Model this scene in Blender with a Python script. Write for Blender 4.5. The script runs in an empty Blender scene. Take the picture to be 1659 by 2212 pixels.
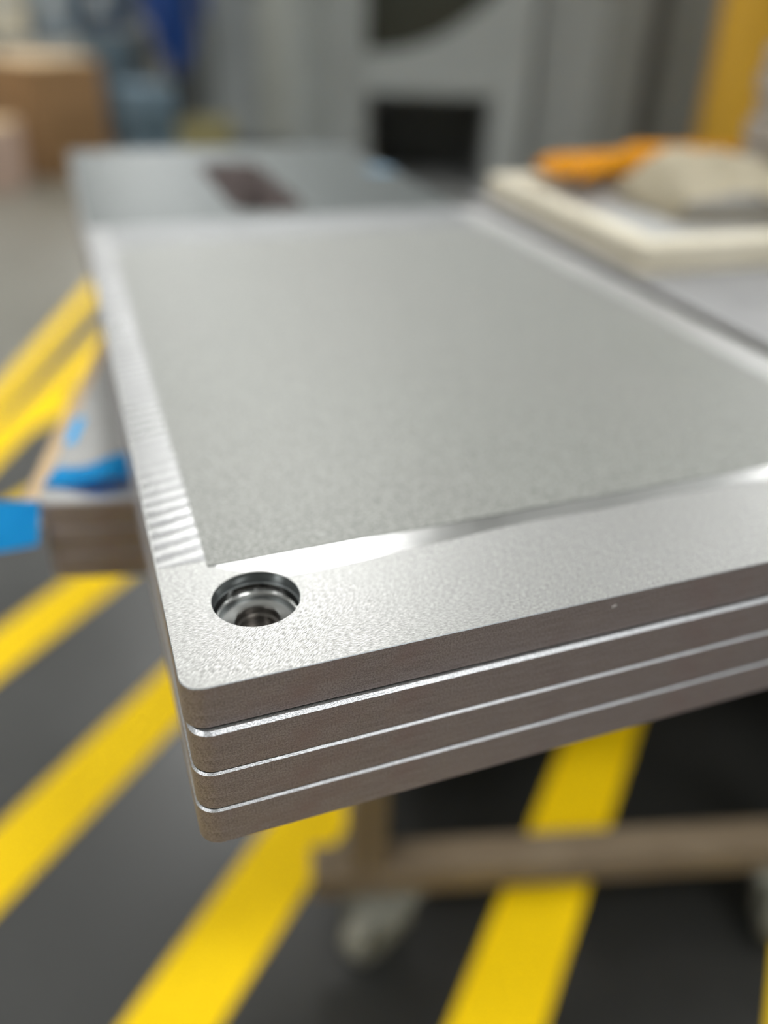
import bpy, bmesh, math, random
from mathutils import Vector, Matrix, noise
from mathutils.geometry import tessellate_polygon
random.seed(7)
SC = bpy.context.scene
COL = SC.collection
PI = math.pi

# ------------------------------------------------------------------ camera
cam = bpy.data.cameras.new('camera')
cam.sensor_fit = 'HORIZONTAL'
cam.sensor_width = 36.0
cam.lens = 1765.5 / 1659 * 36.0
cam.clip_start = 0.01
cam.clip_end = 80
cam.dof.use_dof = True
cam.dof.focus_distance = 0.260
cam.dof.aperture_fstop = 3.3
cam_ob = bpy.data.objects.new('camera', cam)
COL.objects.link(cam_ob)
cr = Vector((0.94052, -0.33879, 0.02526)); cu = Vector((0.16195, 0.51247, 0.84329)); cf = Vector((0.29865, 0.78905, -0.53686))
m = Matrix((cr, cu, -cf)).transposed().to_4x4()
m.translation = Vector((-0.00685, -0.18104, 0.97435))
cam_ob.matrix_world = m
SC.camera = cam_ob

# ------------------------------------------------------------------ world, lamps, exposure
SC.view_settings.view_transform = 'Standard'
SC.view_settings.look = 'None'
SC.view_settings.exposure = 0.15
SC.view_settings.gamma = 1.0
SC.view_settings.use_curve_mapping = False
SC.cycles.use_denoising = True
SC.cycles.max_bounces = 8
w = bpy.data.worlds.new('world'); SC.world = w
w.use_nodes = True
w.node_tree.nodes['Background'].inputs[0].default_value = (0.75, 0.80, 0.85, 1)
w.node_tree.nodes['Background'].inputs[1].default_value = 0.05

CEIL = 6.2
LAMP_Z = 4.38
LAMP_DOWN, CEIL_FILL_UP = 96.0, 125.0      # lamps shine down; the upward lights are added to brighten the ceiling
n = 0
for ix in range(-2, 3):
    for iy in range(-1, 3):
        for power, turn, dz in ((LAMP_DOWN, 0, 0), (CEIL_FILL_UP, PI, .04)):
            L = bpy.data.lights.new('ceiling_lamp_and_fill', 'AREA')
            L.shape = 'RECTANGLE'; L.size = 1.3; L.size_y = 0.45
            L.energy = power
            L.color = (0.99, 0.995, 0.98)
            o = bpy.data.objects.new('ceiling_lamp_and_fill', L)
            o.location = (1.19 + 5.6 * ix, 4.98 + 7.0 * iy, LAMP_Z + dz)
            o.rotation_euler.x = turn
            COL.objects.link(o)

# ------------------------------------------------------------------ materials
def mat(name, base=(.5, .5, .5), metallic=0.0, rough=0.5, spec=0.5):
    mt = bpy.data.materials.new(name); mt.use_nodes = True
    b = mt.node_tree.nodes['Principled BSDF']
    b.inputs['Base Color'].default_value = (*base, 1)
    b.inputs['Metallic'].default_value = metallic
    b.inputs['Roughness'].default_value = rough
    b.inputs['Specular IOR Level'].default_value = spec
    return mt

class NT:
    def __init__(s, mt): s.t = mt.node_tree; s.b = s.t.nodes['Principled BSDF']; s.tc = s.new('ShaderNodeTexCoord')
    def new(s, ty, **kw):
        nd = s.t.nodes.new(ty)
        for k, v in kw.items(): setattr(nd, k, v)
        return nd
    def link(s, a, b): s.t.links.new(a, b)
    def noise(s, scale, detail=2.0, rough=0.5, vec=None, map_scale=None, rot=0.0):
        nz = s.new('ShaderNodeTexNoise'); nz.inputs['Scale'].default_value = scale
        nz.inputs['Detail'].default_value = detail; nz.inputs['Roughness'].default_value = rough
        src = vec or s.tc.outputs['Object']
        if map_scale:
            # rotate first, then stretch, so the strokes run along the rotated axis
            mp = s.new('ShaderNodeMapping'); mp.inputs['Rotation'].default_value = (0, 0, rot)
            s.link(src, mp.inputs['Vector'])
            m2 = s.new('ShaderNodeMapping'); m2.inputs['Scale'].default_value = map_scale
            s.link(mp.outputs[0], m2.inputs['Vector']); src = m2.outputs[0]
        s.link(src, nz.inputs['Vector'])
        return nz.outputs['Fac']
    def ramp(s, fac, stops):
        r = s.new('ShaderNodeValToRGB'); e = r.color_ramp.elements
        e[0].position = stops[0][0]; e[0].color = (*stops[0][1], 1)
        e[1].position = stops[-1][0]; e[1].color = (*stops[-1][1], 1)
        for p, c in stops[1:-1]:
            x = e.new(p); x.color = (*c, 1)
        s.link(fac, r.inputs[0]); return r.outputs[0]
    def mix(s, fac, a, b):
        mx = s.new('ShaderNodeMix', data_type='RGBA')
        if isinstance(fac, float): mx.inputs[0].default_value = fac
        else: s.link(fac, mx.inputs[0])
        for v, i in ((a, 6), (b, 7)):
            if isinstance(v, tuple): mx.inputs[i].default_value = (*v, 1)
            else: s.link(v, mx.inputs[i])
        return mx.outputs[2]
    def maprange(s, v, a, b, c, d):
        mr = s.new('ShaderNodeMapRange'); s.link(v, mr.inputs[0])
        for i, q in zip((1, 2, 3, 4), (a, b, c, d)): mr.inputs[i].default_value = q
        return mr.outputs[0]
    def mixf(s, fac, a, b):
        mx = s.new('ShaderNodeMix', data_type='FLOAT'); s.link(fac, mx.inputs[0]); s.link(a, mx.inputs[2]); s.link(b, mx.inputs[3])
        return mx.outputs[0]
    def bump(s, h, strength, dist):
        bp = s.new('ShaderNodeBump'); bp.inputs['Strength'].default_value = strength; bp.inputs['Distance'].default_value = dist
        s.link(h, bp.inputs['Height']); s.link(bp.outputs[0], s.b.inputs['Normal'])

def sanded_metal():
    mt = mat('sanded_aluminium', (.82, .82, .81), 1.0, .36); t = NT(mt)
    a = t.noise(1, 3, .65, map_scale=(520, 3000, 600), rot=math.radians(-40))
    b = t.noise(1, 3, .65, map_scale=(750, 3000, 600), rot=math.radians(20))
    c = t.noise(1, 3, .65, map_scale=(480, 3600, 600), rot=math.radians(2))
    sel = t.maprange(t.noise(16, 2), .42, .62, 0, .85)
    sel2 = t.maprange(t.noise(33, 2), .48, .68, 0, .8)
    h = t.mixf(sel2, t.mixf(sel, a, b), c)
    h = t.mixf(t.maprange(a, 0, 1, .12, .12), h, t.noise(1900, 2))
    t.link(t.ramp(h, [(.38, (.25, .25, .245)), (.5, (.365, .365, .357)), (.62, (.55, .55, .54))]), t.b.inputs['Base Color'])
    t.link(t.maprange(h, .38, .62, .52, .38), t.b.inputs['Roughness'])
    t.bump(h, .4, .00007)
    return mt

def milled_metal():
    mt = mat('milled_aluminium', (.86, .86, .86), 1.0, .2); t = NT(mt)
    wv = t.new('ShaderNodeTexWave', wave_type='BANDS', bands_direction='Y')
    wv.inputs['Scale'].default_value = 42; wv.inputs['Distortion'].default_value = 1.0
    wv.inputs['Detail'].default_value = 2; wv.inputs['Detail Scale'].default_value = 12
    mp = t.new('ShaderNodeMapping'); mp.inputs['Rotation'].default_value = (0, 0, math.radians(-14))
    t.link(t.tc.outputs['Object'], mp.inputs[0]); t.link(mp.outputs[0], wv.inputs[0])
    f = t.noise(1, 2, .5, map_scale=(120, 1800, 100), rot=math.radians(-14))
    big = t.noise(22, 2)
    t.b.inputs['Base Color'].default_value = (.52, .52, .52, 1)
    t.link(t.maprange(big, .35, .65, .24, .36), t.b.inputs['Roughness'])
    hh = t.mixf(t.maprange(big, .2, .8, .12, .3), wv.outputs['Fac'], f)
    t.link(t.ramp(hh, [(.2, (.20, .20, .205)), (.55, (.275, .275, .275)), (.85, (.36, .36, .36))]), t.b.inputs['Base Color'])  # feed mark reflections put into the colour as pale and dark bands
    t.bump(hh, 1.0, .00013)
    return mt

def smooth_milled():
    mt = mat('smooth_milled_aluminium', (.37, .37, .365), 1.0, .16); t = NT(mt)
    a = t.noise(1, 2, .5, map_scale=(60, 1500, 100), rot=0)
    t.link(t.maprange(t.noise(40, 2), .35, .65, .16, .26), t.b.inputs['Roughness'])
    t.bump(t.mixf(t.maprange(a, 0, 1, .3, .3), t.noise(30, 1), a), .16, .0004)
    return mt

def matte_grey():
    mt = mat('blasted_grey_face', (.5, .5, .48), 0.0, .46); t = NT(mt)
    g = t.noise(1500, 2, .6); g2 = t.noise(720, 2, .5); g3 = t.noise(9, 3, .5)
    gm = t.mixf(t.maprange(g3, 0, 1, .35, .35), g, g2)
    c1 = t.ramp(gm, [(.40, (.13, .134, .125)), (.5, (.205, .21, .196)), (.60, (.35, .355, .334))])
    t.link(t.mix(t.maprange(g3, .35, .65, 0, .25), c1, (.235, .229, .22)), t.b.inputs['Base Color'])
    t.b.inputs['Metallic'].default_value = .25
    t.bump(gm, .35, .00015)
    return mt

def sawn_edge():
    mt = mat('sawn_plate_edge', (.3, .25, .22), .35, .48); t = NT(mt)
    g = t.noise(1700, 3, .65)
    s = t.noise(1, 3, .6, map_scale=(60, 60, 1500))
    p = t.noise(45, 3, .6)
    c1 = t.ramp(g, [(.38, (.125, .101, .095)), (.5, (.26, .217, .208)), (.62, (.372, .318, .315))])  # brown reflection of the floor is put into these edge colours
    c2 = t.ramp(s, [(.40, (.195, .160, .155)), (.60, (.316, .268, .263))])
    c = t.mix(.40, c1, c2)
    t.link(t.mix(t.maprange(p, .5, .75, 0, .5), c, (.235, .162, .155)), t.b.inputs['Base Color'])
    t.bump(g, .3, .0002)
    return mt

def floor_paint():
    mt = mat('black_floor_paint', (.02, .02, .018), 0, .38); t = NT(mt)
    g = t.noise(3, 4, .6)
    dark = t.ramp(g, [(.3, (.010, .0105, .0095)), (.7, (.019, .019, .0172))])
    pale = t.ramp(g, [(.3, (.13, .123, .100)), (.7, (.165, .157, .13))])
    # the paint ends along the yellow border line: signed distance to that line
    d = t.new('ShaderNodeVectorMath', operation='DOT_PRODUCT'); t.link(t.tc.outputs['Object'], d.inputs[0])
    q0 = Vector((-.62, 1.09)); q1 = Vector((.32, 3.95)); dd = (q1 - q0).normalized(); nn = Vector((-dd.y, dd.x))
    d.inputs[1].default_value = (nn.x, nn.y, 0)
    side = t.maprange(d.outputs['Value'], nn.dot(q0) - .005, nn.dot(q0) + .005, 0, 1)
    t.link(t.mix(side, dark, pale), t.b.inputs['Base Color'])
    t.link(t.maprange(g, .3, .7, .32, .42), t.b.inputs['Roughness'])
    t.b.inputs['Specular IOR Level'].default_value = .7
    return mt

def chamfer_metal():
    mt = mat('bright_burred_edge', (.82, .84, .87), 1.0, .34); t = NT(mt)
    g = t.noise(2200, 3, .6)
    t.link(t.ramp(g, [(.38, (.33, .34, .355)), (.60, (.60, .61, .63))]), t.b.inputs['Base Color'])
    t.bump(g, .5, .0002)
    return mt

def bore_metal(name, base, rough, ring, strength):
    mt = mat(name, base, 1.0, rough); t = NT(mt)
    a = t.noise(1, 3, .6, map_scale=(40, 40, ring))
    g = t.noise(900, 2)
    t.link(t.ramp(a, [(.35, tuple(x * .6 for x in base)), (.65, base)]), t.b.inputs['Base Color'])
    t.bump(t.mixf(t.maprange(g, 0, 1, .2, .2), a, g), strength, .0003)
    return mt

def mottled(name, c1, c2, scale, rough=.6, metallic=0.0, bump=0.0, stretch=None, spec=.5):
    mt = mat(name, c1, metallic, rough, spec); t = NT(mt)
    g = t.noise(1 if stretch else scale, 4, .6, map_scale=stretch)
    t.link(t.ramp(g, [(.3, c1), (.7, c2)]), t.b.inputs['Base Color'])
    if bump: t.bump(g, bump, .01 / max(scale, 1) * 4)
    return mt

M = dict(
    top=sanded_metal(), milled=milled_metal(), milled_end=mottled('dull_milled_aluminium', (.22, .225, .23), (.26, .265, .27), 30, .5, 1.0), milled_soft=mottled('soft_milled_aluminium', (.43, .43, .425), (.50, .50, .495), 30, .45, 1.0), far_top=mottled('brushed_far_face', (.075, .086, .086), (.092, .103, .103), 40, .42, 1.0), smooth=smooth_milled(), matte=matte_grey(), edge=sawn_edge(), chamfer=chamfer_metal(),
    wall_bore=bore_metal('reamed_bore', (.32, .345, .35), .40, 900, .6),
    seat=bore_metal('polished_seat', (.42, .425, .42), .14, 1200, .15),
    inner=bore_metal('drilled_hole', (.27, .255, .24), .30, 700, .7),
    floor=floor_paint(),
    stripe=mottled('yellow_floor_paint', (.85, .56, .002), (.91, .61, .003), 5, .7, spec=.15),
    tape=mottled('blue_masking_tape', (.014, .38, .82), (.022, .44, .90), 60, .75, bump=.1, spec=.2),
    pale_tape=mottled('pale_blue_tape', (.10, .20, .30), (.13, .24, .34), 60, .7),
    card=mottled('cardboard', (.52, .37, .21), (.60, .44, .26), 8, .85),
    card_dark=mottled('brown_cardboard', (.24, .135, .055), (.30, .17, .075), 6, .85),
    card_pale=mottled('pale_cardboard', (.42, .30, .24), (.48, .35, .28), 6, .85),
    kraft=mottled('beige_paper', (.60, .54, .40), (.70, .64, .50), 30, .8, bump=.3),
    tray=mottled('beige_board', (.60, .55, .43), (.68, .63, .51), 20, .8),
    lining=mottled('grey_lining', (.36, .36, .35), (.42, .42, .41), 25, .7),
    rust=mottled('brown_painted_timber', (.155, .113, .070), (.215, .165, .108), 14, .6),
    panel=mottled('dark_brown_blocker', (.035, .028, .02), (.05, .04, .03), 10, .6),
    dull_chamfer=mottled('dull_edge_break', (.20, .215, .225), (.28, .295, .305), 300, .4, .9),
    caster=mottled('olive_grey_caster', (.13, .13, .105), (.17, .17, .14), 25, .55),
    wheel=mottled('grey_wheel_rubber', (.17, .165, .135), (.21, .205, .17), 25, .6),
    orange=mottled('orange_glove_fabric', (.55, .22, .008), (.64, .27, .012), 40, .9, bump=.3, spec=.1),
    pad=mottled('grey_brown_felt', (.30, .265, .225), (.36, .32, .275), 30, .85),
    grey=mottled('grey_machine_paint', (.29, .31, .305), (.32, .34, .335), 4, .45),
    lightgrey=mottled('light_grey_machine_paint', (.36, .385, .38), (.40, .425, .42), 4, .45),
    midgrey=mottled('mid_grey_paint', (.20, .21, .205), (.23, .24, .232), 4, .5),
    olivegrey=mottled('olive_grey_paint', (.36, .37, .33), (.40, .41, .365), 4, .5),
    darkgrey=mottled('dark_grey_paint', (.085, .09, .086), (.105, .11, .105), 4, .5),
    black=mottled('black_interior', (.24, .245, .24), (.28, .285, .28), 5, .6),
    glass=mat('dark_tinted_glass', (.045, .047, .035), 0, .12),
    yellow=mottled('yellow_column_paint', (.56, .31, .025), (.64, .36, .035), 3, .55, spec=.3),
    blue=mottled('blue_plastic', (.010, .055, .26), (.014, .07, .30), 4, .45),
    navy=mottled('navy_plastic', (.012, .04, .085), (.018, .05, .10), 4, .5),
    slate=mottled('slate_blue_paint', (.075, .12, .155), (.095, .145, .18), 4, .5),
    bluegrey=mottled('blue_grey_plastic', (.19, .235, .27), (.22, .265, .30), 4, .5),
    olive=mottled('olive_yellow_paint', (.25, .22, .095), (.30, .265, .12), 5, .6),
    wallp=mottled('hall_wall_paint', (.22, .23, .225), (.25, .26, .255), 1, .7),
    ceil=mottled('white_ceiling_paint', (.74, .75, .74), (.78, .79, .78), 1, .8),
    chip=mat('silver_chip', (.85, .82, .80), .6, .4),
)

# ------------------------------------------------------------------ mesh helpers
def finish(bm, name, mats, parent=None, smooth=False, loc=None, rotz=0.0):
    bm.normal_update()
    me = bpy.data.meshes.new(name); bm.to_mesh(me); bm.free()
    for x in (mats if isinstance(mats, (list, tuple)) else [mats]): me.materials.append(x)
    if smooth:
        for p in me.polygons: p.use_smooth = True
    o = bpy.data.objects.new(name, me); COL.objects.link(o)
    if parent: o.parent = parent
    if loc: o.location = loc
    o.rotation_euler.z = rotz
    return o

def empty(name, loc=(0, 0, 0), rotz=0.0):
    o = bpy.data.objects.new(name, None); o.empty_display_size = .05
    COL.objects.link(o); o.location = loc; o.rotation_euler.z = rotz
    return o

def tag(o, label, cat, group=None):
    o['label'] = label; o['category'] = cat
    if group: o['group'] = group
    return o

def structure(o):
    o['kind'] = 'structure'; return o

def box(bm, x0, x1, y0, y1, z0, z1, bevel=0.0, mi=0, seg=1):
    vs = [bm.verts.new((x, y, z)) for z in (z0, z1) for y in (y0, y1) for x in (x0, x1)]
    fs = [bm.faces.new([vs[i] for i in q]) for q in ((0, 2, 3, 1), (4, 5, 7, 6), (0, 1, 5, 4), (2, 6, 7, 3), (0, 4, 6, 2), (1, 3, 7, 5))]
    for f in fs: f.material_index = mi
    if bevel:
        es = list({e for f in fs for e in f.edges})
        bmesh.ops.bevel(bm, geom=es, offset=bevel, segments=seg, affect='EDGES', profile=.5)
    return bm

def boxo(name, dims, mt, parent=None, bevel=0.0, loc=None, rotz=0.0, seg=1):
    return finish(box(bmesh.new(), *dims, bevel=bevel, seg=seg), name, mt, parent, loc=loc, rotz=rotz)

def lathe(bm, prof, seg=96, cx=0.0, cy=0.0):
    rings = []
    for r, z in prof:
        rings.append([bm.verts.new((cx + r * math.cos(2 * PI * k / seg), cy + r * math.sin(2 * PI * k / seg), z)) for k in range(seg)])
    for a, b in zip(rings, rings[1:]):
        for k in range(seg):
            bm.faces.new((a[k], a[(k + 1) % seg], b[(k + 1) % seg], b[k]))
    return rings

def rounded_rect(x0, x1, y0, y1, r, seg=10):
    pts = []
    for cx, cy, a0 in ((x1 - r, y1 - r, 0), (x0 + r, y1 - r, 90), (x0 + r, y0 + r, 180), (x1 - r, y0 + r, 270)):
        for k in range(seg + 1):
            a = math.radians(a0 + 90 * k / seg)
            pts.append((cx + r * math.cos(a), cy + r * math.sin(a)))
    return pts

def plate_mesh(W, L, T, r=.0072, c=.0008, blind=None, slots=(), cb=.0003):
    """Rounded plate with bright broken edges: 0 top face, 1 sawn edge, 2 chamfer. Base at z = 0."""
    bm = bmesh.new()
    outs = [(rounded_rect(i, W - i, i, L - i, r - i), z) for i, z in ((c, T), (0, T - c), (0, cb), (cb, 0))]
    rings = [[bm.verts.new((x, y, z)) for x, y in pts] for pts, z in outs]
    N = len(rings[0])
    for k, (a, b) in enumerate(zip(rings, rings[1:])):
        for i in range(N):
            f = bm.faces.new((a[i], b[i], b[(i + 1) % N], a[(i + 1) % N])); f.material_index = 1 if k == 1 else 2
    top_h, bot_h = [], []
    for (x0, x1, y0, y1, rr) in slots:
        t = [bm.verts.new((x, y, T)) for x, y in rounded_rect(x0, x1, y0, y1, rr)]
        b = [bm.verts.new((v.co.x, v.co.y, 0)) for v in t]
        for i in range(len(t)):
            f = bm.faces.new((t[i], t[(i + 1) % len(t)], b[(i + 1) % len(t)], b[i])); f.material_index = 1
        top_h.append(t); bot_h.append(b)
    if blind:
        cx, cy, rr = blind
        top_h.append([bm.verts.new((cx + rr * math.cos(2 * PI * k / 96), cy + rr * math.sin(2 * PI * k / 96), T)) for k in range(96)])
    for loops, up in (([rings[0]] + top_h, 1), ([rings[3]] + bot_h, -1)):
        flat = [v for l in loops for v in l]
        for tri in tessellate_polygon([[v.co.copy() for v in l] for l in loops]):
            vs = [flat[i] for i in tri]
            nz = (vs[1].co - vs[0].co).cross(vs[2].co - vs[0].co).z
            if abs(nz) < 1e-14: continue
            if nz * up < 0: vs.reverse()
            try: bm.faces.new(vs).material_index = 0
            except ValueError: pass
    return bm

PM = [M['top'], M['edge'], M['chamfer']]
PM_TOP = [M['top'], M['edge'], M['dull_chamfer']]

# ------------------------------------------------------------------ hall shell
YAW = math.radians(-20.73)                        # the hall's machines stand square to this direction
HF = Vector((math.sin(-YAW), math.cos(YAW), 0)); HR = Vector((math.cos(YAW), math.sin(YAW), 0))
HO = Vector((-0.007, -0.181, 0))
def hall(s, d, z=0.0):
    v = HO + HR * s + HF * d; v.z = z; return v

fl = structure(boxo('floor', (-14, 14, -8, 22, -.1, 0), M['floor']))
structure(boxo('wall_back', (-14, 14, 0, .2, 0, CEIL), M['wallp'], loc=(0, 22, 0)))
structure(boxo('wall_front', (-14, 14, -.2, 0, 0, CEIL), M['wallp'], loc=(0, -8, 0)))
structure(boxo('wall_left', (-.2, 0, -8.2, 22.2, 0, CEIL), M['wallp'], loc=(-14, 0, 0)))
structure(boxo('wall_right', (0, .2, -8.2, 22.2, 0, CEIL), M['wallp'], loc=(14, 0, 0)))
structure(boxo('ceiling', (-14, 14, -8, 22, CEIL, CEIL + .1), M['ceil']))

def stripe(p0, p1, half, skew0=0.0, skew1=0.0, top=.001):
    p0 = Vector(p0); p1 = Vector(p1); d = (p1 - p0).normalized(); nn = Vector((-d.y, d.x))
    bm = bmesh.new()
    a = [p0 + nn * half + d * skew0, p0 - nn * half - d * skew0, p1 - nn * half - d * skew1, p1 + nn * half + d * skew1]
    lo = [bm.verts.new((*q, .0)) for q in a]; hi = [bm.verts.new((*q, top)) for q in a]
    bm.faces.new(hi); bm.faces.new(lo[::-1])
    for i in range(4): bm.faces.new((lo[i], lo[(i + 1) % 4], hi[(i + 1) % 4], hi[i]))
    return finish(bm, 'yellow_stripe', M['stripe'], fl)
tv = Vector((math.cos(math.radians(43.5)), math.sin(math.radians(43.5)))); nv = Vector((-tv.y, tv.x))
b0 = Vector((-.62, 1.09)); bd = (Vector((.32, 3.95)) - b0).normalized()      # border line of the hatched zone
for off, t1 in ((-.375, 1.9), (-.053, 1.75), (.270, 1.6), (.592, 1.4), (.915, 1.3), (1.237, 1.12), (1.555, 1.35)):
    q = nv * off - b0                                # hatch stripes start on the border line
    t0 = -(q.x * bd.y - q.y * bd.x) / (tv.x * bd.y - tv.y * bd.x)
    stripe(nv * off + tv * t0, nv * off + tv * t1, .049)
stripe(b0 - bd * 4.2, b0 + bd * 3.6, .034, top=.0014)
stripe((-.67, .947), (.30, 3.116), .044, top=.0018)

# ------------------------------------------------------------------ cart under the plates
Z0 = 0.6795                                       # cart deck
CA = math.radians(-14.9)
cart = tag(empty('wheeled_cart', (.168, .352, 0), CA), 'brown timber framed cart on grey casters standing under the aluminium plates', 'cart')
boxo('deck', (0, 1.30, 0, .72, Z0 - .03, Z0), M['rust'], cart, .004)  # widened out of view to shade the floor beneath
boxo('back_light_block', (0, 1.30, .70, .72, .13, Z0 - .03), M['panel'], cart, .002)  # unseen board added to keep light off the floor under the cart
boxo('side_panel', (1.26, 1.28, .05, .70, .13, Z0 - .03), M['panel'], cart, .002)  # second unseen board, also added to block light from the side
for x0, y0 in ((.0, .0), (1.22, .0), (.60, .0), (.0, .66), (1.22, .66), (.60, .66)):
    boxo('leg', (x0, x0 + .04, y0, y0 + .04, .09, Z0 - .03), M['rust'], cart, .003)
for y0 in (0.0, .658):
    boxo('lower_rail', (-.045, 1.26, y0 - .002, y0 + .042, .088, .130), M['rust'], cart, .003)
boxo('side_rail', (-.002, .042, .042, 0.658, .13, .17), M['rust'], cart, .003)
boxo('side_rail', (1.22, 1.26, .042, 0.658, .13, .17), M['rust'], cart, .003)
def caster(x, y, a):
    bm = bmesh.new()
    box(bm, -.035, .035, -.035, .035, .079, .088, .002)
    for s in (-1, 1): box(bm, -.022, .042, s * .024 - .003, s * .024 + .003, .030, .080, .002)
    c = finish(bm, 'caster', M['caster'], cart, loc=(x, y, 0), rotz=a)
    bm = bmesh.new()
    prof = [(r * .72, z) for r, z in ((0, -.018), (.018, -.018), (.022, -.014), (.040, -.014), (.050, -.016), (.056, -.010), (.057, 0), (.056, .010), (.050, .016), (.040, .014), (.022, .014), (.018, .018), (0, .018))]
    lathe(bm, prof, 40); bmesh.ops.remove_doubles(bm, verts=bm.verts, dist=1e-5)
    bmesh.ops.rotate(bm, verts=bm.verts, cent=(0, 0, 0), matrix=Matrix.Rotation(PI / 2, 3, 'X'))
    finish(bm, 'wheel', M['wheel'], c, smooth=True, loc=(.022, 0, .0415))
caster(.04, .005, math.radians(225)); caster(.535, .0, math.radians(240)); caster(.03, .68, math.radians(190)); caster(1.20, .68, math.radians(230)); caster(1.20, .02, math.radians(250))

# ------------------------------------------------------------------ lower stack: three plates, turned with the cart
LA = math.radians(-13.2)
T1 = .0168
low_bm = plate_mesh(.30, .80, T1)
lp = finish(low_bm, 'metal_plate', [M['top'], M['edge'], M['edge']], loc=(-.053, .242, Z0), rotz=LA)
tag(lp, 'brown-edged aluminium plate at the bottom of the low stack turned to the left', 'plate', 'plates of the low turned stack')
lp2 = lp.copy(); COL.objects.link(lp2); lp2.location.z = Z0 + .0172
lp2['label'] = 'brown-edged aluminium plate in the middle of the low stack turned to the left'
lp3 = lp.copy(); COL.objects.link(lp3); lp3.location.z = .731 - .0168
lp3['label'] = 'uppermost aluminium plate of the low stack at left, blue tape on its face'
cs = boxo('cardboard_sheet', (-.018, .27, .004, .70, 0, .0004), M['card'], loc=(-.053, .242, .7139), rotz=LA)
cs.location.z = .7136
tag(cs, 'thin tan cardboard sheet poking out along the left of the low stack', 'cardboard')

def ribbon(name, pts, wdir, label, nseg=18, thick=.0002, edge=None):
    """tape: centre line pts, width vector wdir (function of t)"""
    bm = bmesh.new(); rows = []
    for k in range(nseg + 1):
        t = k / nseg
        c = pts(t); wv = wdir(t)
        rows.append([bm.verts.new(c + wv * q) for q in (-1, -.5, 0, .5, 1)])
    for a, b in zip(rows, rows[1:]):
        for i in range(4): bm.faces.new((a[i], a[i + 1], b[i + 1], b[i]))
    g = bmesh.ops.solidify(bm, geom=list(bm.faces), thickness=thick)
    bmesh.ops.recalc_face_normals(bm, faces=bm.faces)
    o = finish(bm, name, M['tape'], smooth=False)
    tag(o, label, 'tape', 'blue masking tape strips')
    return o
lx = Vector((math.cos(LA), math.sin(LA), 0)); ly = Vector((-math.sin(LA), math.cos(LA), 0)); lo = Vector((-.053, .242, .7313))
ribbon('masking_tape', lambda t: lo + lx * (.002 + .085 * t) + ly * (.030 - .004 * math.sin(PI * min(1, t * 1.8)) + .004 * t) + Vector((0, 0, .0008 + .006 * math.exp(-((t - .42) / .18) ** 2))),
       lambda t: ly * (.0105 + .004 * math.exp(-((t - .42) / .15) ** 2)) + lx * .002,
       'wide blue masking tape strip across the front of the low plate at left')
tag(boxo('masking_tape', (.0008, .0075, .072, .108, 0, .0003), M['tape'], loc=(-.053, .242, .7312), rotz=LA),
    'small blue masking tape scrap on the left border of the low plate', 'tape', 'blue masking tape strips')
ribbon('masking_tape', lambda t: lo + lx * (.001 - .070 * t) + ly * (-.0015 - .002 * math.sin(PI * t)) + Vector((0, 0, -.011 - .003 * t)),
       lambda t: Vector((0, 0, .0085 + .0015 * math.sin(3 * t))) + ly * (.010 + .003 * t), 'loose blue masking tape tail hanging off the corner of the low plate')

# ------------------------------------------------------------------ near stack: four plates
W, LN = .3619, .5672
T = .0166
ZN = .7313
hx, hy, hr = .0304, .0373, .0150
stack_labels = ['lowest plate of the near stack, its sawn edge just above the dark floor',
                'third plate from the top of the near aluminium stack, above the lowest one',
                'second plate of the near stack, right under the one with the hole']
plain = plate_mesh(W, LN, T, c=.0007)
offs = [(-.0003, -.0026), (.0001, -.0023), (.0006, -.0021)]
zs = [ZN, ZN + .0172, ZN + .0344]
first = None
for k in range(3):
    if first is None: o = first = finish(plain, 'metal_plate', PM)
    elif k == 2: o = finish(plate_mesh(W, LN, .0173, c=.0011), 'metal_plate', PM)
    else: o = first.copy(); COL.objects.link(o)
    o.location = (offs[k][0], offs[k][1], zs[k])
    tag(o, stack_labels[k], 'plate', 'plates of the near stack')
TT = .0166
ZT = .8 - TT
tp = finish(plate_mesh(W, LN, TT, blind=(hx, hy, hr), c=.00025), 'metal_plate', PM_TOP, loc=(0, 0, ZT))
tag(tp, 'topmost aluminium plate with grey face and a counterbored hole at its corner', 'plate', 'plates of the near stack')

def ring_strip(name, outer, inner, z0, z1, mt, parent):
    bm = bmesh.new()
    N = len(outer)
    ot = [bm.verts.new((x, y, z1)) for x, y in outer]; it = [bm.verts.new((x, y, z1)) for x, y in inner]
    ob = [bm.verts.new((x, y, z0)) for x, y in outer]
    for i in range(N):
        j = (i + 1) % N
        bm.faces.new((ot[i], ot[j], it[j], it[i])); bm.faces.new((ob[i], ob[j], ot[j], ot[i]))
    bmesh.ops.recalc_face_normals(bm, faces=bm.faces)
    return finish(bm, name, mt, parent)
def quad_strip(name, x0, x1, y0, y1, mt, h=.00006):
    return boxo(name, (x0, x1, y0, y1, TT - .0002, TT + h), mt, tp)
px0, px1, py0, py1 = .0179, W - .0249, .0599, .503
quad_strip('milled_side_band', .0009, px0 + .0005, .0640, LN - .001, M['milled'])
quad_strip('milled_side_band', px1 - .0005, W - .0009, .0640, LN - .001, M['milled_soft'])
quad_strip('milled_end_band', px0 + .0004, px1 - .0004, py1 - .001, LN - .001, M['milled_end'])
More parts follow.
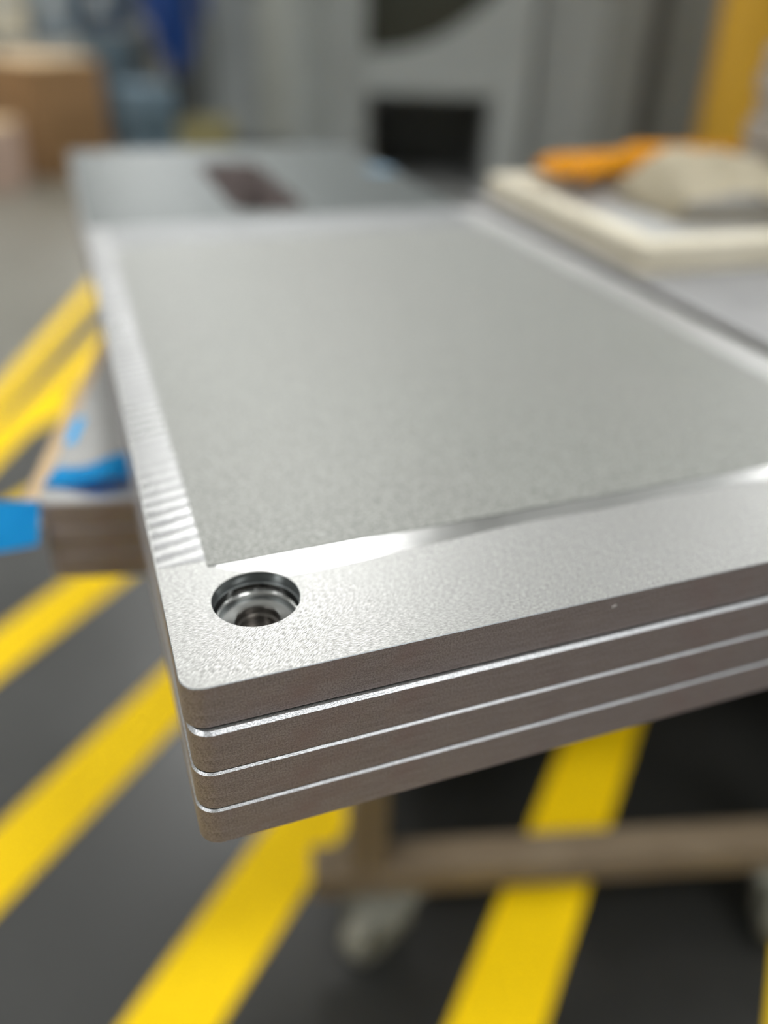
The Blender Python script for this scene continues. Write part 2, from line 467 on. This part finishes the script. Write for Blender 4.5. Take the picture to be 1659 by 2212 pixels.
# smooth finishing pass along the front of the face, wandering in width
bm = bmesh.new(); rows = []
for k in range(241):
    t = k / 240; x = .020 + (W - .022) * t
    wd = .0095 + .0036 * math.exp(-((x - .058) / .035) ** 2) + .0008 * math.sin(9 * t + .6) + .0005 * math.sin(31 * t)
    if t < .07: wd *= (t / .07) ** .7
    if abs(x - hx) < hr + .0004: wd = min(wd, py0 - hy - .0004 - math.sqrt(max(0, (hr + .0004) ** 2 - (x - hx) ** 2)))
    rows.append([bm.verts.new((x, y, z)) for y, z in ((py0 + .001, TT - .0002), (py0 + .001, TT + .00007), (py0 - wd, TT + .00007), (py0 - wd, TT - .0002))])
for a, b in zip(rows, rows[1:]):
    for i in range(3): bm.faces.new((a[i], a[i + 1], b[i + 1], b[i]))
bmesh.ops.recalc_face_normals(bm, faces=bm.faces)
finish(bm, 'milled_front_band', M['smooth'], tp)
# raised matte face
pts = []
def fillet(cx, cy, r, a0, s=8): return [(cx + r * math.cos(math.radians(a0 + 90 * k / s)), cy + r * math.sin(math.radians(a0 + 90 * k / s))) for k in range(s + 1)]
outline = fillet(px1 - .03, py1 - .03, .03, 0) + fillet(px0 + .03, py1 - .03, .03, 90) + fillet(px0 + .0012, py0 + .0012, .0012, 180) + fillet(px1 - .0012, py0 + .0012, .0012, 270)
bm = bmesh.new()
tpv = [bm.verts.new((x, y, TT + .00035)) for x, y in outline]; btv = [bm.verts.new((x, y, TT - .0002)) for x, y in outline]
bm.faces.new(tpv)
for i in range(len(tpv)):
    j = (i + 1) % len(tpv); f = bm.faces.new((btv[i], btv[j], tpv[j], tpv[i])); f.material_index = 1
finish(bm, 'matte_face', [M['matte'], M['midgrey']], tp)['label'] = 'matte light grey blasted face'
# counterbored hole
bm = bmesh.new(); lathe(bm, [(hr, TT), (hr, TT - .0042), (hr + .0003, TT - .0045), (hr - .0002, TT - .0050)], 96, hx, hy)
bmesh.ops.reverse_faces(bm, faces=bm.faces)
finish(bm, 'bore_wall', M['wall_bore'], tp, True)['label'] = 'dark reamed upper wall of the hole'
bm = bmesh.new(); lathe(bm, [(hr - .0002, TT - .0050), (hr - .0004, TT - .0082), (hr - .0008, TT - .0087), (hr - .0016, TT - .0089), (.0082, TT - .0093), (.0078, TT - .0095)], 96, hx, hy)
bmesh.ops.reverse_faces(bm, faces=bm.faces)
finish(bm, 'bore_seat', M['seat'], tp, True)['label'] = 'polished stepped seat inside the hole'
bm = bmesh.new()
rg = lathe(bm, [(.0078, TT - .0095), (.0075, TT - .0100), (.0074, TT - .0128), (.0066, TT - .0130), (.0066, TT - .0150)], 64, hx, hy)
bm.faces.new(rg[-1][::-1]); bmesh.ops.reverse_faces(bm, faces=bm.faces)
finish(bm, 'bolt_hole', M['inner'], tp)
# tiny silver chip stuck on the sawn edge
bm = bmesh.new()
vs = [bm.verts.new(q) for q in ((0, 0, 0), (.0016, 0, .0003), (.0019, 0, .0009), (.0013, 0, .0013), (.0014, 0, .0008), (.0004, 0, .0007))]
bm.faces.new(vs); ex = bmesh.ops.extrude_face_region(bm, geom=list(bm.faces))
bmesh.ops.translate(bm, vec=(0, -.0003, 0), verts=[v for v in ex['geom'] if isinstance(v, bmesh.types.BMVert)])
finish(bm, 'chip', M['chip'], tp, loc=(.1475, -.0001, .0118))

# ------------------------------------------------------------------ far stack with the slot
LF = .396
far_bm = plate_mesh(.352, LF, T, slots=[(.136, .205, .030, .285, .026)])
far_labels = ['lowest slotted plate of the far stack behind the near one', 'third slotted plate from the top of the far stack', 'second slotted plate of the far stack, under the top one', 'top plate of the far stack, with a long brown slot in its face']
f0 = finish(far_bm, 'slotted_plate', [M['far_top'], M['edge'], M['chamfer']])
for k in range(4):
    o = f0 if k == 0 else f0.copy()
    if k: COL.objects.link(o)
    o.location = ((.0, .001, -.001, 0)[k], .5705 + (0, .001, .0005, 0)[k], ZN + .0172 * k)
    tag(o, far_labels[k], 'plate', 'plates of the far stack')
fz = ZN + .0172 * 3 + T
tag(boxo('masking_tape', (-.016, .014, -.016, .016, 0, .0003), M['pale_tape'], loc=(.338, .775, fz), rotz=.15),
    'pale blue masking tape scrap at the right border of the far stack', 'tape', 'blue masking tape strips')

# ------------------------------------------------------------------ right stack of grey plates, tray and its contents
rz = Z0
rb = plate_mesh(.362, .567, .0170, c=.0005)
RM = [mottled('grey_primed_face', (.25, .25, .255), (.29, .29, .295), 30, .5, .2), mottled('grey_primed_edge', (.20, .195, .185), (.24, .235, .225), 200, .5, .3), M['chamfer']]
place_words = ['lowest', 'second lowest', 'third lowest', 'third from top', 'second from top', 'topmost']
r0 = finish(rb, 'grey_plate', RM)
for k in range(6):
    o = r0 if k == 0 else r0.copy()
    if k: COL.objects.link(o)
    o.location = (.415 + (0, .002, .001, .003, .001, 0)[k], .130, rz + .0172 * k)
    tag(o, place_words[k] + ' grey plate in the right hand stack beneath the beige tray', 'plate', 'grey plates of the right stack')
gz = rz + .0172 * 5 + .0170
TX0, TX1, TY0, TY1 = .424, .870, .380, .690
tray = tag(empty('tray', (TX0, TY0, gz), math.radians(-2.0)), 'shallow beige tray with grey lining lying on the grey plates at right', 'tray')
tw, tl, hh = TX1 - TX0, TY1 - TY0, .024
boxo('base', (0, tw, 0, tl, 0, .004), M['tray'], tray)
boxo('lining', (.024, tw - .024, .024, tl - .024, .004, .012), M['lining'], tray)
for dms in ((0, tw, 0, .024), (0, tw, tl - .024, tl)):
    boxo('rim', (*dms, .004, hh), M['tray'], tray, .003)
for dms in ((0, .024, .024, tl - .024), (tw - .024, tw, .024, tl - .024)):
    boxo('rim', (*dms, .004, hh), M['tray'], tray, .003)
tz = gz + .012

def glove(name, loc, rotz, label, scale=1.0):
    me = bpy.data.meshes.new(name)
    P, E, R = [], [], []
    def chain(start, pts, rr):
        prev = start
        for p, r in zip(pts, rr):
            P.append(Vector(p) * scale); R.append(r * scale); E.append((prev, len(P) - 1)); prev = len(P) - 1
    P.append(Vector((0, 0, .016)) * scale); R.append(.030 * scale)
    chain(0, [(-.05, .0, .016), (-.085, .004, .018)], [.027, .031])
    for i, (y, ln) in enumerate(((-.030, .058), (-.010, .070), (.010, .072), (.030, .062))):
        chain(0, [(.040, y, .018), (.040 + ln * .5, y * 1.25, .024), (.040 + ln, y * 1.3, .014)], [.0125, .0115, .0095])
    chain(0, [(.0, -.040, .017), (.030, -.062, .018), (.052, -.066, .014)], [.015, .012, .010])
    me.from_pydata([tuple(p) for p in P], E, [])
    o = bpy.data.objects.new(name, me); COL.objects.link(o)
    md = o.modifiers.new('skin', 'SKIN')
    sv = me.skin_vertices[0].data
    for i, r in enumerate(R): sv[i].radius = (r, r * .62)
    sv[0].use_root = True
    ss = o.modifiers.new('sub', 'SUBSURF'); ss.levels = ss.render_levels = 1
    me.materials.append(M['orange'])
    dg = bpy.context.evaluated_depsgraph_get(); ev = o.evaluated_get(dg)
    me2 = bpy.data.meshes.new_from_object(ev); o.modifiers.clear(); o.data = me2
    if not me2.materials: me2.materials.append(M['orange'])
    for p in me2.polygons: p.use_smooth = True
    mz = min(v.co.z for v in me2.vertices)
    for v in me2.vertices: v.co.z -= mz
    o.location = loc; o.rotation_euler.z = rotz
    tag(o, label, 'glove', 'orange work gloves')
    return o
glove('work_glove', (.548, .634, tz + .0145), math.radians(200), 'orange work glove nearer the left on the back of the beige tray', .8)
glove('work_glove', (.690, .676, tz + .0145), math.radians(170), 'orange work glove behind the beige paper, further right', .75)

# crumpled kraft paper arching over a hollow
bm = bmesh.new(); rows = []
NU, NV = 34, 22
for i in range(NU + 1):
    u = i / NU; row = []
    for j in range(NV + 1):
        v = j / NV
        a = PI * (1.05 - 1.1 * u)
        q = Vector((.078 * math.cos(a) * (1 + .15 * v), -.055 + .11 * v, max(0, .050 * math.sin(a)) * (1 - .25 * abs(v - .6)) + .004))
        q.z *= .62 + .38 * v; q.x *= .72 + .28 * v
        nn = noise.noise(q * 38) * .014 + noise.noise(q * 90) * .005
        q += Vector((nn * math.cos(a), noise.noise(q * 30 + Vector((5, 1, 2))) * .012, abs(nn) * math.sin(max(0, min(PI, a)))))
        q.z = max(q.z, .0012); row.append(bm.verts.new(q))
    rows.append(row)
for a, b in zip(rows, rows[1:]):
    for j in range(NV): bm.faces.new((a[j], b[j], b[j + 1], a[j + 1]))
bmesh.ops.solidify(bm, geom=list(bm.faces), thickness=.0006)
bmesh.ops.recalc_face_normals(bm, faces=bm.faces)
kp = finish(bm, 'kraft_paper', M['kraft'], smooth=True, loc=(.600, .505, tz + .0005), rotz=math.radians(-22))
tag(kp, 'crumpled beige paper arched over a dark hollow in the tray', 'paper')

pads = bmesh.new(); box(pads, -.055, .055, -.07, .07, 0, .0235, .005, seg=3)
p0 = finish(pads, 'felt_pad', M['pad'])
pw = ['bottom', 'second', 'third', 'fourth', 'fifth', 'top']
for k in range(6):
    o = p0 if k == 0 else p0.copy()
    if k: COL.objects.link(o)
    o.location = (.754 + (.0, .006, -.003, .004, .0, .003)[k], .548 + (.0, .004, .002, -.004, .003, 0)[k], tz + .0004 + .024 * k)
    o.rotation_euler.z = math.radians((-18, -14, -20, -15, -19, -16)[k])
    tag(o, pw[k] + ' grey-brown felt pad, counted upward in the pile right of the paper', 'pad', 'felt pads piled in the tray')

# ------------------------------------------------------------------ hall background
def hbox(name, s0, s1, d0, d1, z0, z1, mt, parent, bevel=.004):
    return boxo(name, (s0, s1, d0, d1, z0, z1), mt, parent, bevel)
def hthing(name, s, d, label, cat, group=None, z=0.0, rot=0.0):
    return tag(empty(name, hall(s, d, z), YAW + rot), label, cat, group)

# machine with the black opening
mc = hthing('machine', 0, 4.0, 'large grey machine with a square black opening and dark curved window', 'machine')
hbox('side_panel', -.30, -.135, 0, .8, 0, 1.9, M['grey'], mc)
hbox('side_panel', .425, .575, 0, .8, 0, 1.9, M['lightgrey'], mc)
bm = bmesh.new(); prof = [(-.135, .600)] + [(.425, .605)]
top = []
for k in range(13):
    t = k / 12; top.append((.425 - .56 * t, .990 - .235 * (1 - (1 - t) ** 2.2) * 1.0))
poly = [(-.135, .600), (.425, .600)] + top
fr = [bm.verts.new((x, .0, z)) for x, z in poly]; bk = [bm.verts.new((x, .30, z)) for x, z in poly]
bm.faces.new(fr); bm.faces.new(bk[::-1])
for i in range(len(fr)):
    j = (i + 1) % len(fr); bm.faces.new((fr[j], fr[i], bk[i], bk[j]))
bmesh.ops.recalc_face_normals(bm, faces=bm.faces)
finish(bm, 'curved_cowl', M['lightgrey'], mc)
hbox('window', -.135, .425, .08, .10, .70, 1.55, M['glass'], mc, 0)['label'] = 'dark olive tinted window'
hbox('header', -.135, .425, 0, .8, 1.55, 1.9, M['grey'], mc)
hbox('opening_back', -.135, .425, .75, .78, .0, .70, M['black'], mc, 0)
hbox('opening_floor', -.135, .425, .02, .75, .0, .20, M['black'], mc)
hbox('opening_liner', -.135, -.120, .02, .75, .20, .60, M['black'], mc, 0)
hbox('opening_liner', .410, .425, .02, .75, .20, .60, M['black'], mc, 0)
hbox('opening_roof', -.120, .410, .02, .75, .585, .60, M['black'], mc, 0)

pl = hthing('post', -.41, 4.45, 'pale grey square post left of the machine', 'post')
hbox('shaft', -.095, .095, -.08, .08, 0, 2.6, M['lightgrey'], pl); hbox('foot_plate', -.10, .10, -.10, .10, 0, .015, M['grey'], pl)
lk = hthing('locker', -.92, 6.12, 'olive grey double locker standing left of the pale post', 'locker')
hbox('body', -.62, .50, 0, .45, 0, 2.0, M['midgrey'], lk)
hbox('side_trim', -.615, -.42, -.01, 0, .02, 1.98, M['darkgrey'], lk)
hbox('door', -.41, -.02, -.02, 0, .08, 1.96, M['grey'], lk); hbox('door', .0, .48, -.02, 0, .08, 1.96, M['olivegrey'], lk)
for x in (-.06, .04):
    hbox('handle', x - .008, x + .008, -.045, -.02, .95, 1.10, M['darkgrey'], lk)
cb = hthing('cabinet', .60, 4.15, 'mid grey steel cabinet right of the machine', 'cabinet')
hbox('body', 0, .50, 0, .6, 0, 1.95, M['midgrey'], cb)
hbox('door', .012, .30, -.02, 0, .06, 1.92, M['grey'], cb); hbox('door', .305, .49, -.02, 0, .06, 1.92, M['midgrey'], cb)
hbox('handle', .285, .297, -.045, -.02, 1.0, 1.15, M['darkgrey'], cb)
cd = hthing('panel_frame', 1.10, 4.30, 'dark slit and grey guard panel beside the yellow column', 'guard panel')
hbox('dark_gap', 0, .11, 0, .04, 0, 1.95, M['darkgrey'], cd); hbox('panel', .115, .60, 0, .04, 0, 1.95, M['midgrey'], cd)  # dark strip stands in for the shaded gap beside the cabinet
hbox('foot', .02, .58, -.12, .16, 0, .03, M['darkgrey'], cd)
yc = hthing('yellow_column', 1.20, 3.2, 'tall yellow steel column at the right, behind the tray', 'column')
hbox('shaft', 0, .45, 0, .40, .02, 1.55, M['yellow'], yc, .01); hbox('base_plate', -.06, .51, -.06, .46, 0, .02, M['darkgrey'], yc)

# cardboard boxes at left
def carton(s, d, rot, lx_, ly_, h, mt, mtop, label, z=0.0):
    t = hthing('cardboard_box', s, d, label, 'box', 'cardboard boxes on the floor', z, rot)
    boxo('body', (0, lx_, 0, ly_, 0, h - .004), mt, t, .004)
    boxo('flap', (.002, lx_ - .002, .002, ly_ / 2 - .003, h - .004, h), mtop, t)
    boxo('flap', (.002, lx_ - .002, ly_ / 2 + .003, ly_ - .002, h - .004, h), mtop, t)
    boxo('packing_tape', (-.001, lx_ + .001, ly_ / 2 - .03, ly_ / 2 + .03, h, h + .001), M['card'], t)
    return t
carton(-1.99, 4.98, math.radians(57), .48, .70, .605, M['card_dark'], M['card'], 'tall brown cardboard box with its corner toward us at far left')
carton(-2.72, 4.55, math.radians(8), .68, .30, .33, M['card_pale'], M['card'], 'low pale pinkish cardboard box in front of the tall brown one')

# rack and bins further back
rk = hthing('storage_rack', -2.9, 6.3, 'grey storage rack behind the cardboard boxes, carrying plastic bins', 'rack')
for x in (0, 1.25):
    for y in (0, .4): hbox('upright', x, x + .04, y, y + .04, 0, .64, M['darkgrey'], rk)
for z in (.25, .66): hbox('shelf', 0, 1.29, 0, .44, z - .02, z, M['darkgrey'], rk)
def bin_(s, d, z, wx, wy, h, mt, label):
    t = hthing('storage_bin', s, d, label, 'bin', 'bins on the storage rack', z)
    bm = bmesh.new(); o0 = [(0, 0), (wx, 0), (wx, wy), (0, wy)]; e = .02
    lo_ = [bm.verts.new((x * .94 + wx * .03, y * .94 + wy * .03, 0)) for x, y in o0]
    hi_ = [bm.verts.new((x, y, h)) for x, y in o0]
    ih = [bm.verts.new((min(max(x, e), wx - e), min(max(y, e), wy - e), h)) for x, y in o0]
    il = [bm.verts.new((min(max(x, 2 * e), wx - 2 * e), min(max(y, 2 * e), wy - 2 * e), .02)) for x, y in o0]
    bm.faces.new(lo_[::-1]); bm.faces.new(il)
    for a, b in ((lo_, hi_), (hi_, ih), (ih, il)):
        for i in range(4): bm.faces.new((a[i], a[(i + 1) % 4], b[(i + 1) % 4], b[i]))
    finish(bm, 'body', mt, t)
    boxo('label_holder', (wx * .3, wx * .7, -.008, .012, h * .35, h * .65), M['lightgrey'], t)
    return t
bin_(-2.78, 6.34, .66, .28, .36, .40, M['kraft'], 'tan storage bin at the left of the rack shelf')
bin_(-2.45, 6.34, .66, .28, .36, .38, M['bluegrey'], 'blue-grey storage bin between the tan and navy bins')
bin_(-2.12, 6.34, .66, .26, .36, .42, M['navy'], 'navy storage bin at the right of the rack shelf')

# blue hopper on its stand
hp = hthing('hopper', -1.36, 5.75, 'bright blue tapered hopper on a dark stand between boxes and locker', 'hopper')
bm = bmesh.new(); lathe(bm, [(0.0, .52), (.065, .52), (.070, .58), (.20, .86), (.22, .98), (.22, 1.30), (.205, 1.30), (.195, .99), (.0, .70)], 32)
finish(bm, 'bowl', M['blue'], hp, True)
for a in (45, 135, 225, 315):
    bm = bmesh.new(); box(bm, -.015, .015, -.015, .015, 0, 1.03, .003)
    finish(bm, 'leg', M['darkgrey'], hp, loc=(.24 * math.cos(math.radians(a)), .24 * math.sin(math.radians(a)), 0))
bm = bmesh.new(); lathe(bm, [(.221, 1.02), (.265, 1.02), (.27, 1.05), (.235, 1.07), (.221, 1.05), (.221, 1.02)], 32)
finish(bm, 'support_ring', M['darkgrey'], hp, True)
dm = hthing('drum', -1.43, 5.2, 'slate blue drum standing in front of the blue hopper', 'drum')
bm = bmesh.new(); rg = lathe(bm, [(.0, 0), (.15, 0), (.16, .02), (.16, .16), (.166, .17), (.16, .18), (.16, .34), (.166, .35), (.16, .36), (.16, .48), (.155, .50), (.15, .49), (.0, .485)], 36)
finish(bm, 'shell', M['slate'], dm, True)
bm = bmesh.new(); lathe(bm, [(.0, .49), (.03, .49), (.03, .505), (0, .505)], 20); finish(bm, 'bung', M['darkgrey'], dm, loc=(.07, .05, 0))
dk = hthing('tool_cart', -2.00, 5.9, 'dark grey tool cart behind the tall cardboard box', 'tool cart')
hbox('body', 0, .34, 0, .4, .10, .72, M['darkgrey'], dk)
for z in (.14, .33, .52): hbox('drawer', .01, .33, -.015, 0, z, z + .17, M['slate'], dk)
for x in (.04, .30):
    for y in (.05, .35):
        bm = bmesh.new(); lathe(bm, [(0, -.02), (.05, -.02), (.05, .02), (0, .02)], 20)
        bmesh.ops.rotate(bm, verts=bm.verts, cent=(0, 0, 0), matrix=Matrix.Rotation(PI / 2, 3, 'X'))
        finish(bm, 'wheel', M['black'], dk, loc=(x, y, .05))
oc = hthing('crate', -1.13, 4.62, 'low olive yellow crate on the floor in front of the locker', 'crate')
hbox('base', 0, .24, 0, .3, 0, .02, M['olive'], oc)
for k in range(5):
    for d0, d1 in ((0, .015), (.285, .30)): hbox('slat', 0, .24, d0, d1, .03 + .07 * k, .085 + .07 * k, M['olive'], oc)
for x in (0, .22):
    for y in (.015, .265): hbox('corner_post', x, x + .02, y, y + .02, .02, .38, M['olive'], oc)
